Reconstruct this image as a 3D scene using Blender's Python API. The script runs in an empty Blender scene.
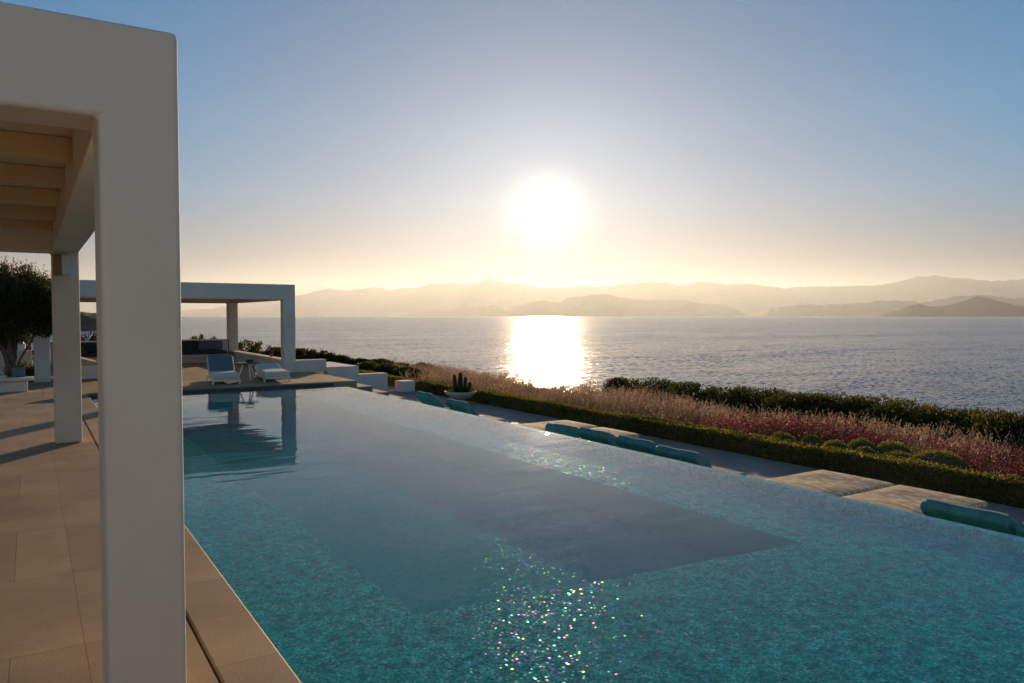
import bpy, bmesh, math, random
import numpy as np
from mathutils import Vector, Matrix

random.seed(7)
RNG = np.random.default_rng(7)
R = math.radians
scene = bpy.context.scene
C = scene.collection

# ------------------------------------------------------------------ camera
F = 760.0
YAW = R(32.4)
PITCH = math.atan(25.5 / F)
CAM = Vector((0, 0, 1.65))
SUN_AZ = R(35.05)          # clockwise from +Y
SUN_EL = R(7.6)
SUNDIR = Vector((math.sin(SUN_AZ) * math.cos(SUN_EL), math.cos(SUN_AZ) * math.cos(SUN_EL), math.sin(SUN_EL)))
fwd = Vector((math.sin(YAW) * math.cos(PITCH), math.cos(YAW) * math.cos(PITCH), -math.sin(PITCH)))
rgt = Vector((math.cos(YAW), -math.sin(YAW), 0))
upv = rgt.cross(fwd)


def ray(u, v):
    return fwd + rgt * ((u - 512) / F) + upv * ((341.5 - v) / F)


def at_z(u, v, z):
    r = ray(u, v)
    return CAM + r * ((z - CAM.z) / r.z)


def at_d(u, v, d):
    r = ray(u, v)
    return CAM + r * (d / math.hypot(r.x, r.y))


cd = bpy.data.cameras.new('camera')
cd.sensor_width = 36
cd.lens = F / 1024 * 36
cd.clip_start = 0.05
cd.clip_end = 300000
cam = bpy.data.objects.new('camera', cd)
cam.location = CAM
cam.rotation_euler = (math.pi / 2 - PITCH, 0, -YAW)
C.objects.link(cam)
scene.camera = cam


# ------------------------------------------------------------------ node helpers
def new_mat(name):
    m = bpy.data.materials.new(name)
    m.use_nodes = True
    nt = m.node_tree
    nt.nodes.clear()
    out = nt.nodes.new('ShaderNodeOutputMaterial')
    return m, nt, out


def nd(nt, t, **kw):
    n = nt.nodes.new(t)
    for k, v in kw.items():
        if k.startswith('i_'):
            key = k[2:]
            key = int(key) if key.isdigit() else key.replace('_', ' ')
            n.inputs[key].default_value = v
        else:
            setattr(n, k, v)
    return n


def math_n(nt, op, a, b=None, c=None):
    n = nt.nodes.new('ShaderNodeMath')
    n.operation = op
    for i, x in enumerate((a, b, c)):
        if x is None:
            continue
        if isinstance(x, (int, float)):
            n.inputs[i].default_value = x
        else:
            nt.links.new(x, n.inputs[i])
    return n.outputs[0]


def vmath(nt, op, a, b=None):
    n = nt.nodes.new('ShaderNodeVectorMath')
    n.operation = op
    for i, x in enumerate((a, b)):
        if x is None:
            continue
        if isinstance(x, (tuple, list)):
            n.inputs[i].default_value = x
        else:
            nt.links.new(x, n.inputs[i])
    return n.outputs['Value'] if op in ('DOT_PRODUCT', 'LENGTH') else n.outputs[0]


def mixc(nt, fac, a, b, blend='MIX'):
    n = nt.nodes.new('ShaderNodeMix')
    n.data_type = 'RGBA'
    n.blend_type = blend
    for s, x in ((0, fac), (6, a), (7, b)):
        if isinstance(x, (int, float)):
            n.inputs[s].default_value = x
        elif isinstance(x, (tuple, list)):
            n.inputs[s].default_value = tuple(x) + ((1,) if len(x) == 3 else ())
        else:
            nt.links.new(x, n.inputs[s])
    return n.outputs[2]


def ramp(nt, fac, stops):
    n = nt.nodes.new('ShaderNodeValToRGB')
    cr = n.color_ramp
    while len(cr.elements) < len(stops):
        cr.elements.new(0.5)
    for e, (p, c) in zip(cr.elements, stops):
        e.position = p
        e.color = tuple(c) + ((1,) if len(c) == 3 else ())
    nt.links.new(fac, n.inputs[0])
    return n.outputs[0]


def obj_pos(nt, world=True):
    if world:
        return nt.nodes.new('ShaderNodeNewGeometry').outputs['Position']
    return nt.nodes.new('ShaderNodeTexCoord').outputs['Object']


def simple(name, col, rough=0.7, var=0.15, scale=4.0, bump=0.0, bscale=60.0, spec=0.4, metallic=0.0, world=False, bdist=0.01):
    """a surface with soft mottling and a fine grain"""
    m, nt, out = new_mat(name)
    p = obj_pos(nt, world)
    n1 = nd(nt, 'ShaderNodeTexNoise', i_Scale=scale, i_Detail=6.0, i_Roughness=0.6)
    nt.links.new(p, n1.inputs['Vector'])
    lo = tuple(max(0, c * (1 - var)) for c in col)
    hi = tuple(min(1, c * (1 + var)) for c in col)
    cc = ramp(nt, n1.outputs[0], [(0.3, lo), (0.7, hi)])
    b = nd(nt, 'ShaderNodeBsdfPrincipled', i_Roughness=rough, i_Metallic=metallic)
    b.inputs['Specular IOR Level'].default_value = spec
    nt.links.new(cc, b.inputs['Base Color'])
    if bump:
        n2 = nd(nt, 'ShaderNodeTexNoise', i_Scale=bscale, i_Detail=5.0)
        nt.links.new(p, n2.inputs['Vector'])
        bp = nd(nt, 'ShaderNodeBump', i_Strength=bump, i_Distance=bdist)
        nt.links.new(n2.outputs[0], bp.inputs['Height'])
        nt.links.new(bp.outputs[0], b.inputs['Normal'])
    nt.links.new(b.outputs[0], out.inputs[0])
    return m


def foliage(name, cols, trans=0.45, tint=(1.3, 1.15, 0.5), rough=0.6):
    """leaves: each leaf its own shade, light comes through them"""
    m, nt, out = new_mat(name)
    g = nt.nodes.new('ShaderNodeNewGeometry')
    k = len(cols)
    cc = ramp(nt, g.outputs['Random Per Island'], [(i / max(1, k - 1), c) for i, c in enumerate(cols)])
    nz = nd(nt, 'ShaderNodeTexNoise', i_Scale=0.9, i_Detail=3.0)
    nt.links.new(g.outputs['Position'], nz.inputs['Vector'])
    cc = mixc(nt, 1.0, cc, ramp(nt, nz.outputs[0], [(0.33, (0.60, 0.66, 0.66)), (0.66, (1.25, 1.2, 1.15))]), 'MULTIPLY')
    d = nd(nt, 'ShaderNodeBsdfPrincipled', i_Roughness=rough)
    d.inputs['Specular IOR Level'].default_value = 0.25
    t = nd(nt, 'ShaderNodeBsdfTranslucent')
    tc = mixc(nt, 1.0, cc, tint, 'MULTIPLY')
    nt.links.new(cc, d.inputs['Base Color'])
    nt.links.new(tc, t.inputs['Color'])
    mx = nd(nt, 'ShaderNodeMixShader', i_0=trans)
    nt.links.new(d.outputs[0], mx.inputs[1])
    nt.links.new(t.outputs[0], mx.inputs[2])
    nt.links.new(mx.outputs[0], out.inputs[0])
    return m


# ------------------------------------------------------------------ object helpers
def tag(o, label=None, cat=None, group=None, kind=None):
    for k, v in (('label', label), ('category', cat), ('group', group), ('kind', kind)):
        if v:
            o[k] = v
    return o


def link(name, me, mat=None, parent=None, bevel=0.0, seg=3, smooth=False):
    o = bpy.data.objects.new(name, me)
    C.objects.link(o)
    if mat:
        me.materials.append(mat)
    if parent:
        o.parent = parent
    if bevel:
        md = o.modifiers.new('bevel', 'BEVEL')
        md.width = bevel
        md.segments = seg
        md.limit_method = 'ANGLE'
        md.angle_limit = R(35)
        md.harden_normals = True
        smooth = True
    if smooth:
        me.polygons.foreach_set('use_smooth', [True] * len(me.polygons))
    return o


def empty(name, loc=(0, 0, 0), rz=0):
    o = bpy.data.objects.new(name, None)
    o.location = loc
    o.rotation_euler = (0, 0, rz)
    o.empty_display_size = 0.1
    C.objects.link(o)
    return o


class MB:
    def __init__(self):
        self.v, self.f = [], []

    def add(self, vs, fs):
        b = len(self.v)
        self.v += [tuple(x) for x in vs]
        self.f += [tuple(i + b for i in f) for f in fs]
        return self

    def box(self, x0, x1, y0, y1, z0, z1):
        return self.add([(x0, y0, z0), (x1, y0, z0), (x1, y1, z0), (x0, y1, z0), (x0, y0, z1), (x1, y0, z1), (x1, y1, z1), (x0, y1, z1)],
                        [(3, 2, 1, 0), (4, 5, 6, 7), (0, 1, 5, 4), (1, 2, 6, 5), (2, 3, 7, 6), (3, 0, 4, 7)])

    def quad(self, *vs):
        return self.add(vs, [(0, 1, 2, 3)])

    def prism_y(self, prof, y0, y1):
        """polygon in XZ (counter-clockwise seen from -Y) pulled along Y"""
        n = len(prof)
        vs = [(x, y0, z) for x, z in prof] + [(x, y1, z) for x, z in prof]
        fs = [tuple(range(n)), tuple(range(2 * n - 1, n - 1, -1))]
        fs += [(i, i + n, (i + 1) % n + n, (i + 1) % n) for i in range(n)]
        return self.add(vs, fs)

    def tube(self, pts, rads, seg=8, cap=True):
        pts = [Vector(p) for p in pts]
        b = len(self.v)
        n = len(pts)
        for i, p in enumerate(pts):
            t = (pts[min(i + 1, n - 1)] - pts[max(i - 1, 0)]).normalized()
            a = t.cross(Vector((0, 0, 1)))
            if a.length < 1e-3:
                a = Vector((1, 0, 0))
            a.normalize()
            c = t.cross(a)
            for k in range(seg):
                an = 2 * math.pi * k / seg
                self.v.append(tuple(p + (a * math.cos(an) + c * math.sin(an)) * rads[i]))
        for i in range(n - 1):
            for k in range(seg):
                k2 = (k + 1) % seg
                self.f.append((b + i * seg + k, b + (i + 1) * seg + k, b + (i + 1) * seg + k2, b + i * seg + k2))
        if cap:
            self.f.append(tuple(b + k for k in range(seg)))
            self.f.append(tuple(b + (n - 1) * seg + k for k in reversed(range(seg))))
        return self

    def lathe(self, prof, seg=32, c=(0, 0, 0)):
        b = len(self.v)
        for r, z in prof:
            for k in range(seg):
                an = 2 * math.pi * k / seg
                self.v.append((c[0] + r * math.cos(an), c[1] + r * math.sin(an), c[2] + z))
        for i in range(len(prof) - 1):
            for k in range(seg):
                k2 = (k + 1) % seg
                self.f.append((b + i * seg + k, b + i * seg + k2, b + (i + 1) * seg + k2, b + (i + 1) * seg + k))
        return self

    def build(self, name, mat, parent=None, bevel=0.0, seg=3, smooth=False):
        me = bpy.data.meshes.new(name)
        me.from_pydata(self.v, [], self.f)
        bm = bmesh.new()
        bm.from_mesh(me)
        bmesh.ops.recalc_face_normals(bm, faces=bm.faces)
        bm.to_mesh(me)
        bm.free()
        return link(name, me, mat, parent, bevel, seg, smooth)


def np_mesh(name, V, Fq, mat, parent=None, smooth=False):
    """quads from arrays"""
    me = bpy.data.meshes.new(name)
    V = np.asarray(V, np.float32)
    Fq = np.asarray(Fq, np.int32)
    me.vertices.add(len(V))
    me.vertices.foreach_set('co', V.ravel())
    me.loops.add(Fq.size)
    me.loops.foreach_set('vertex_index', Fq.ravel())
    me.polygons.add(len(Fq))
    me.polygons.foreach_set('loop_start', np.arange(0, Fq.size, Fq.shape[1], dtype=np.int32))
    me.polygons.foreach_set('loop_total', np.full(len(Fq), Fq.shape[1], np.int32))
    me.update(calc_edges=True)
    me.validate()
    return link(name, me, mat, parent, smooth=smooth)


def unit(a):
    return a / np.maximum(np.linalg.norm(a, axis=1, keepdims=True), 1e-9)


def leaf_arrays(P, size, long_dir=None, aspect=0.45, spread=1.0):
    """one pointed leaf (a diamond bent quad) at every point"""
    n = len(P)
    rnd = unit(RNG.normal(size=(n, 3)))
    d = rnd if long_dir is None else unit(long_dir + spread * rnd)
    s = unit(np.cross(d, unit(RNG.normal(size=(n, 3)))))
    size = np.broadcast_to(size, (n,))[:, None]
    a = P - d * size * 0.5
    b = P + s * size * aspect * 0.5
    c = P + d * size * 0.5
    e = P - s * size * aspect * 0.5
    V = np.stack([a, b, c, e], 1).reshape(-1, 3)
    Fq = np.arange(4 * n).reshape(n, 4)
    return V, Fq


def blade_arrays(base, tip_dir, length, width, droop=0.3, seg=3):
    """thin curved blades"""
    n = len(base)
    td = unit(tip_dir)
    side = unit(np.cross(td, unit(RNG.normal(size=(n, 3)))))
    hor = td.copy()
    hor[:, 2] = 0
    L = np.broadcast_to(length, (n,))[:, None]
    W = np.broadcast_to(width, (n,))[:, None]
    rows = []
    for i in range(seg + 1):
        t = i / seg
        c = base + td * L * t + hor * L * droop * t * t - np.array([0, 0, 1.0]) * L * droop * 0.35 * t * t
        w = W * (1 - t) ** 0.7 * 0.5 + 0.0004
        rows.append(c - side * w)
        rows.append(c + side * w)
    V = np.stack(rows, 1).reshape(-1, 3)
    k = 2 * (seg + 1)
    q = np.array([[2 * i, 2 * i + 1, 2 * i + 3, 2 * i + 2] for i in range(seg)])
    Fq = (np.arange(n)[:, None, None] * k + q[None]).reshape(-1, 4)
    return V, Fq


def merge(parts):
    Vs, Fs, o = [], [], 0
    for V, Fq in parts:
        Vs.append(V)
        Fs.append(Fq + o)
        o += len(V)
    return np.concatenate(Vs), np.concatenate(Fs)


def vnoise(x, y, seed=0):
    """smooth value noise on arrays"""
    xi, yi = np.floor(x).astype(np.int64), np.floor(y).astype(np.int64)
    xf, yf = x - xi, y - yi

    def h(a, b):
        k = (a * 374761393 + b * 668265263 + seed * 144665) & 0x7fffffff
        k = (k ^ (k >> 13)) * 1274126177 & 0x7fffffff
        return ((k ^ (k >> 16)) & 0xffff) / 65535.0
    u, v = xf * xf * (3 - 2 * xf), yf * yf * (3 - 2 * yf)
    return (h(xi, yi) * (1 - u) + h(xi + 1, yi) * u) * (1 - v) + (h(xi, yi + 1) * (1 - u) + h(xi + 1, yi + 1) * u) * v


def fbm(x, y, oct=4, seed=0):
    s, a, t = 0, 1.0, 0
    for i in range(oct):
        s = s + a * vnoise(x * 2 ** i, y * 2 ** i, seed + i)
        t += a
        a *= 0.5
    return s / t


# ------------------------------------------------------------------ materials
M = {}
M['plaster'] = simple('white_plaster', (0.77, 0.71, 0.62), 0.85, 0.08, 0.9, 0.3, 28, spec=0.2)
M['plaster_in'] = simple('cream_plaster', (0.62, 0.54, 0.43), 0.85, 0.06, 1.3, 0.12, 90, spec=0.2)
M['timber'] = simple('painted_timber', (0.60, 0.45, 0.29), 0.7, 0.08, 2, 0.1, 60, spec=0.2)
M['white_metal'] = simple('white_powder_coat', (0.78, 0.76, 0.72), 0.45, 0.03, 3)
M['white_fabric'] = simple('white_canvas', (0.72, 0.68, 0.62), 0.9, 0.06, 8, 0.3, 300, spec=0.1)
M['teal_fabric'] = simple('teal_canvas', (0.12, 0.26, 0.28), 0.85, 0.25, 5, 0.9, 9, spec=0.15, bdist=0.05)
M['blue_fabric'] = simple('blue_canvas', (0.14, 0.195, 0.21), 0.85, 0.12, 8, 0.3, 300, spec=0.15)
M['dark_fabric'] = simple('dark_green_canvas', (0.05, 0.07, 0.065), 0.9, 0.15, 8, 0.3, 300, spec=0.1)
M['beige_fabric'] = simple('beige_canvas', (0.50, 0.40, 0.29), 0.9, 0.12, 8, 0.3, 200, spec=0.1)
M['bark'] = simple('olive_bark', (0.16, 0.125, 0.09), 0.9, 0.35, 12, 0.8, 30, spec=0.1)
M['soil'] = simple('dry_soil', (0.16, 0.11, 0.075), 0.95, 0.3, 3, 0.8, 14, spec=0.1)
M['stone_bowl'] = simple('pale_stone', (0.55, 0.50, 0.44), 0.75, 0.12, 6, 0.3, 60, spec=0.2)
M['brass'] = simple('brown_metal', (0.22, 0.14, 0.08), 0.45, 0.1, 6, metallic=0.4)
M['riser_shade'] = simple('dark_riser_shade', (0.06, 0.085, 0.10), 0.4, 0.2, 20)  # dark colour standing in for the shade on the far deck riser
M['red'] = simple('red_petals', (0.55, 0.03, 0.04), 0.6, 0.2, 20)
M['rock'] = simple('dry_hill', (0.11, 0.095, 0.07), 0.95, 0.35, 0.002, spec=0.1, world=True)
M['scrub'] = simple('dark_scrub', (0.055, 0.06, 0.035), 0.95, 0.4, 0.06, spec=0.1, world=True)


def mat_mattress():
    """beige mattress cover with a faint woven check"""
    m, nt, out = new_mat('beige_mattress_cover')
    p = obj_pos(nt, False)
    n1 = nd(nt, 'ShaderNodeTexNoise', i_Scale=7.0, i_Detail=5.0)
    nt.links.new(p, n1.inputs['Vector'])
    mp = nd(nt, 'ShaderNodeMapping')
    mp.inputs['Scale'].default_value = (17.0, 6.5, 3.0)
    nt.links.new(p, mp.inputs['Vector'])
    n3 = nd(nt, 'ShaderNodeTexNoise', i_Scale=1.0, i_Detail=1.5)
    nt.links.new(mp.outputs[0], n3.inputs['Vector'])
    cc = ramp(nt, n3.outputs[0], [(0.36, (0.48, 0.36, 0.22)), (0.50, (0.58, 0.44, 0.28)), (0.60, (0.84, 0.68, 0.46))])
    b = nd(nt, 'ShaderNodeBsdfPrincipled', i_Roughness=0.9)
    b.inputs['Specular IOR Level'].default_value = 0.1
    nt.links.new(cc, b.inputs['Base Color'])
    bp = nd(nt, 'ShaderNodeBump', i_Strength=0.5, i_Distance=0.012)
    nt.links.new(n1.outputs[0], bp.inputs['Height'])
    nt.links.new(bp.outputs[0], b.inputs['Normal'])
    nt.links.new(b.outputs[0], out.inputs[0])
    return m


M['mattress'] = mat_mattress()


def mat_paving(name, c1, c2, joint, bw, rh, off, x0=0.0, y0=0.0, mortar=0.003, rot=0):
    m, nt, out = new_mat(name)
    p = obj_pos(nt, True)
    mp = nd(nt, 'ShaderNodeMapping')
    mp.inputs['Location'].default_value = (-x0, -y0, 0)
    mp.inputs['Rotation'].default_value = (0, 0, rot)
    nt.links.new(p, mp.inputs['Vector'])
    b = nd(nt, 'ShaderNodeTexBrick', i_Scale=1.0)
    b.offset = off
    for k, v in (('Brick Width', bw), ('Row Height', rh), ('Mortar Size', mortar), ('Mortar Smooth', 0.2), ('Bias', 0.0)):
        b.inputs[k].default_value = v
    b.inputs['Color1'].default_value = tuple(c1) + (1,)
    b.inputs['Color2'].default_value = tuple(c2) + (1,)
    b.inputs['Mortar'].default_value = tuple(joint) + (1,)
    nt.links.new(mp.outputs[0], b.inputs['Vector'])
    n1 = nd(nt, 'ShaderNodeTexNoise', i_Scale=1.1, i_Detail=8.0, i_Roughness=0.65)
    n2 = nd(nt, 'ShaderNodeTexNoise', i_Scale=90.0, i_Detail=4.0)
    nt.links.new(p, n1.inputs['Vector'])
    nt.links.new(p, n2.inputs['Vector'])
    v1 = ramp(nt, n1.outputs[0], [(0.3, (0.70, 0.69, 0.68)), (0.7, (1.18, 1.16, 1.13))])
    v2 = ramp(nt, n2.outputs[0], [(0.3, (0.86, 0.86, 0.86)), (0.7, (1.1, 1.1, 1.1))])
    cc = mixc(nt, 1.0, b.outputs[0], v1, 'MULTIPLY')
    cc = mixc(nt, 1.0, cc, v2, 'MULTIPLY')
    s = nd(nt, 'ShaderNodeBsdfPrincipled', i_Roughness=0.72)
    s.inputs['Specular IOR Level'].default_value = 0.25
    nt.links.new(cc, s.inputs['Base Color'])
    h = math_n(nt, 'MULTIPLY_ADD', b.outputs['Fac'], -1.5, n2.outputs[0])
    bp = nd(nt, 'ShaderNodeBump', i_Strength=0.25, i_Distance=0.004)
    nt.links.new(h, bp.inputs['Height'])
    nt.links.new(bp.outputs[0], s.inputs['Normal'])
    nt.links.new(s.outputs[0], out.inputs[0])
    return m


TAN1, TAN2, TANJ = (0.44, 0.31, 0.19), (0.35, 0.245, 0.15), (0.20, 0.145, 0.10)
M['deck'] = mat_paving('deck_stone', TAN1, TAN2, TANJ, 0.64, 1.26, 0.5, x0=-0.43, y0=0.56)
M['deck_strip'] = mat_paving('deck_strip_stone', TAN1, TAN2, TANJ, 0.60, 1.26, 0.0, x0=0.205, y0=0.56)
M['coping'] = mat_paving('coping_stone', TAN1, TAN2, TANJ, 0.60, 0.63, 0.0, x0=0.5, y0=0.56)
M['path'] = mat_paving('lower_terrace_stone', (0.36, 0.30, 0.24), (0.32, 0.27, 0.22), (0.16, 0.12, 0.09), 0.9, 0.9, 0.5)


def mat_mosaic(name, stops, grout, spark, sat, mott):
    """glass mosaic: every little tile with its own colour and its own slight tilt"""
    m, nt, out = new_mat(name)
    g = nt.nodes.new('ShaderNodeNewGeometry')
    sc = vmath(nt, 'SCALE', g.outputs['Position'])
    sc.node.inputs['Scale'].default_value = 1 / 0.014
    cell = vmath(nt, 'FLOOR', sc)
    fr = vmath(nt, 'FRACTION', sc)
    w = nd(nt, 'ShaderNodeTexWhiteNoise', noise_dimensions='3D')
    nt.links.new(cell, w.inputs['Vector'])
    base = ramp(nt, w.outputs['Value'], stops)
    big = nd(nt, 'ShaderNodeTexNoise', i_Scale=14.0, i_Detail=3.0)
    nt.links.new(g.outputs['Position'], big.inputs['Vector'])
    shade = ramp(nt, big.outputs[0], [(0.3, (1 - mott,) * 3), (0.7, (1 + mott,) * 3)])
    base = mixc(nt, 1.0, base, shade, 'MULTIPLY')
    sep = nd(nt, 'ShaderNodeSeparateXYZ')
    nt.links.new(fr, sep.inputs[0])
    ex = math_n(nt, 'ABSOLUTE', math_n(nt, 'SUBTRACT', sep.outputs[0], 0.5))
    ey = math_n(nt, 'ABSOLUTE', math_n(nt, 'SUBTRACT', sep.outputs[1], 0.5))
    gr = math_n(nt, 'GREATER_THAN', math_n(nt, 'MAXIMUM', ex, ey), 0.45)
    col = mixc(nt, gr, base, grout)
    dif = nd(nt, 'ShaderNodeBsdfDiffuse')
    nt.links.new(col, dif.inputs['Color'])
    # random tilt
    c0 = vmath(nt, 'SUBTRACT', w.outputs['Color'], (0.5, 0.5, 0.5))
    c1 = vmath(nt, 'MULTIPLY', c0, (0.38, 0.38, 0.38))
    nn = vmath(nt, 'NORMALIZE', vmath(nt, 'ADD', g.outputs['Normal'], c1))
    hs = nd(nt, 'ShaderNodeCombineColor', mode='HSV')
    w2 = nd(nt, 'ShaderNodeTexWhiteNoise', noise_dimensions='3D')
    nt.links.new(vmath(nt, 'ADD', cell, (17.3, 5.1, 2.7)), w2.inputs['Vector'])
    nt.links.new(w2.outputs['Value'], hs.inputs[0])
    hs.inputs[1].default_value = sat
    hs.inputs[2].default_value = 1.0
    gl = nd(nt, 'ShaderNodeBsdfGlossy', i_Roughness=0.16)
    nt.links.new(hs.outputs[0], gl.inputs['Color'])
    nt.links.new(nn, gl.inputs['Normal'])
    mx = nd(nt, 'ShaderNodeMixShader')
    fac = math_n(nt, 'MULTIPLY', math_n(nt, 'SUBTRACT', 1.0, gr), spark)
    nt.links.new(fac, mx.inputs[0])
    nt.links.new(dif.outputs[0], mx.inputs[1])
    nt.links.new(gl.outputs[0], mx.inputs[2])
    nt.links.new(mx.outputs[0], out.inputs[0])
    return m


STOPS = [(0.0, (0.004, 0.18, 0.18)), (0.35, (0.007, 0.40, 0.38)), (0.65, (0.010, 0.54, 0.50)), (0.88, (0.04, 0.64, 0.60)), (1.0, (0.25, 0.66, 0.66))]
M['mosaic'] = mat_mosaic('glass_mosaic', STOPS, (0.03, 0.16, 0.17), 0.010, 0.8, 0.42)
M['deep_mosaic'] = mat_mosaic('dark_glass_mosaic', [(0.0, (0.004, 0.31, 0.33)), (0.5, (0.006, 0.41, 0.43)), (1.0, (0.012, 0.51, 0.53))], (0.006, 0.36, 0.38), 0.006, 0.85, 0.15)


def wave_normal(nt, layers):
    """a surface normal tilted by ripples: layers of (scale xyz, slope, detail)"""
    g = nt.nodes.new('ShaderNodeNewGeometry')
    acc = None
    for sc, slope, det in layers:
        mp = nd(nt, 'ShaderNodeMapping')
        mp.inputs['Scale'].default_value = sc
        mp.inputs['Rotation'].default_value = (0, 0, -YAW * -1)
        nt.links.new(g.outputs['Position'], mp.inputs['Vector'])
        n = nd(nt, 'ShaderNodeTexNoise', i_Scale=1.0, i_Detail=det, i_Roughness=0.55)
        nt.links.new(mp.outputs[0], n.inputs['Vector'])
        v = vmath(nt, 'SUBTRACT', n.outputs['Color'], (0.5, 0.5, 0.5))
        v = vmath(nt, 'MULTIPLY', v, (slope, slope, 0))
        acc = v if acc is None else vmath(nt, 'ADD', acc, v)
    return g, vmath(nt, 'NORMALIZE', vmath(nt, 'ADD', acc, (0, 0, 1)))


def mat_pool_water():
    m, nt, out = new_mat('pool_water')
    g, nrm = wave_normal(nt, [((1.3, 9, 3), 0.048, 2.0), ((0.7, 2.4, 1.0), 0.016, 2.0)])
    fr = nd(nt, 'ShaderNodeFresnel', i_IOR=1.333)
    # light leaving upwards goes straight on (no bending here), so the same ratio holds on both sides
    nt.links.new(math_n(nt, 'POWER', 1.36, math_n(nt, 'MULTIPLY_ADD', g.outputs['Backfacing'], -2.0, 1.0)), fr.inputs['IOR'])
    nt.links.new(nrm, fr.inputs['Normal'])
    tr = nd(nt, 'ShaderNodeBsdfTransparent')
    tr.inputs[0].default_value = (0.93, 0.98, 0.99, 1)
    gl = nd(nt, 'ShaderNodeBsdfGlossy', i_Roughness=0.0)
    nt.links.new(nrm, gl.inputs['Normal'])
    mx = nd(nt, 'ShaderNodeMixShader')
    nt.links.new(fr.outputs[0], mx.inputs[0])
    nt.links.new(tr.outputs[0], mx.inputs[1])
    nt.links.new(gl.outputs[0], mx.inputs[2])
    nt.links.new(mx.outputs[0], out.inputs['Surface'])
    ab = nd(nt, 'ShaderNodeVolumeAbsorption', i_Density=0.4)
    ab.inputs['Color'].default_value = (0.42, 0.80, 0.82, 1)
    nt.links.new(ab.outputs[0], out.inputs['Volume'])
    return m


M['pool_water'] = mat_pool_water()


def mat_sea():
    m, nt, out = new_mat('sea_water')
    g, nrm = wave_normal(nt, [((0.5, 1.4, 1), 1.0, 4.0), ((0.035, 0.13, 1), 0.25, 3.0), ((0.003, 0.012, 1), 0.12, 2.0)])
    b = nd(nt, 'ShaderNodeBsdfPrincipled', i_Roughness=0.16, i_IOR=1.333)
    b.inputs['Base Color'].default_value = (0.018, 0.07, 0.18, 1)
    b.inputs['Specular IOR Level'].default_value = 0.10
    nt.links.new(nrm, b.inputs['Normal'])
    nt.links.new(b.outputs[0], out.inputs[0])
    return m


M['sea'] = mat_sea()

M['hedge'] = foliage('hedge_leaves', [(0.10, 0.095, 0.028), (0.17, 0.16, 0.04), (0.23, 0.215, 0.06)], 0.4)
M['hedge_core'] = simple('hedge_core', (0.11, 0.092, 0.04), 0.95, 0.3, 8, spec=0.05)
M['mound'] = foliage('mound_leaves', [(0.15, 0.15, 0.04), (0.23, 0.225, 0.06), (0.30, 0.285, 0.085)], 0.3)
M['shrub'] = foliage('shrub_leaves', [(0.035, 0.042, 0.016), (0.07, 0.08, 0.025), (0.13, 0.135, 0.04)], 0.4)
M['olive'] = foliage('olive_leaves', [(0.035, 0.042, 0.020), (0.065, 0.075, 0.036), (0.12, 0.13, 0.062)], 0.35)
M['grass'] = foliage('dry_grass_blades', [(0.12, 0.11, 0.06), (0.20, 0.17, 0.11), (0.28, 0.23, 0.165)], 0.4, (1.1, 0.98, 0.75))
M['plume'] = foliage('grass_plumes', [(0.24, 0.18, 0.135), (0.33, 0.245, 0.19), (0.42, 0.315, 0.25)], 0.45, (1.05, 0.95, 0.9))
M['pink'] = foliage('pink_flowers', [(0.08, 0.025, 0.028), (0.17, 0.04, 0.05), (0.25, 0.075, 0.085)], 0.4, (1.2, 0.85, 0.9))
M['pink_stem'] = foliage('flower_bed_leaves', [(0.05, 0.035, 0.02), (0.07, 0.05, 0.025)], 0.35)
M['cactus'] = foliage('agave_leaves', [(0.035, 0.045, 0.016), (0.06, 0.07, 0.025)], 0.2)

# ------------------------------------------------------------------ the ground and the sea
SEA_Z = -14.0
EXT = 60000.0
WATER_Z = -0.075
LOW_Z = -0.70

sea = MB().quad((-EXT * 0.9, -EXT * 0.9, SEA_Z), (EXT * 0.9, -EXT * 0.9, SEA_Z), (EXT * 0.9, EXT * 0.9, SEA_Z), (-EXT * 0.9, EXT * 0.9, SEA_Z)).build('sea', M['sea'])
tag(sea, kind='structure')


def ground_z(x, y):
    x = np.asarray(x, float)
    y = np.asarray(y, float)
    dx = np.maximum(x - 10.6, 0)
    dy = np.maximum(y - 33.0, 0)
    d = np.sqrt(dx * dx + (1.0 * dy) ** 2)
    slope = np.where(d < 3, d * 0.08, 0.24 + (d - 3) * 0.12)
    slope = np.where(d > 9, 0.96 + (d - 9) * 0.30, slope)
    z = -0.76 - slope
    z = z + (fbm(x * 0.4, y * 0.4, 3, 3) - 0.5) * 0.25 * np.clip(d - 1, 0, 1)
    return np.maximum(z, SEA_Z - 3)


def ground_at(x, y):
    return float(ground_z(np.array([x]), np.array([y]))[0])


gx = np.unique(np.concatenate([np.linspace(-90, -14.1, 12), [-13.9], np.linspace(-13, 10.15, 8), np.arange(10.25, 40, 0.7), np.linspace(40, 120, 30)]))
gy = np.unique(np.concatenate([np.linspace(-90, -8.1, 12), [-7.9], np.linspace(-7.5, 31.05, 30), np.arange(31.15, 60, 0.8), np.linspace(60, 140, 30)]))
GX, GY = np.meshgrid(gx, gy, indexing='ij')
GZ = ground_z(GX, GY)
inside = (GX > -14) & (GX < 10.2) & (GY > -8) & (GY < 31.1)
GZ[inside] = -2.6
V = np.stack([GX, GY, GZ], -1).reshape(-1, 3)
nx, ny = len(gx), len(gy)
ii, jj = np.meshgrid(np.arange(nx - 1), np.arange(ny - 1), indexing='ij')
a = (ii * ny + jj).ravel()
Fq = np.stack([a, a + ny, a + ny + 1, a + 1], 1)
tag(np_mesh('ground', V, Fq, M['soil']), kind='structure')

# hills and islands across the water: polar height fields, each with real depth


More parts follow.
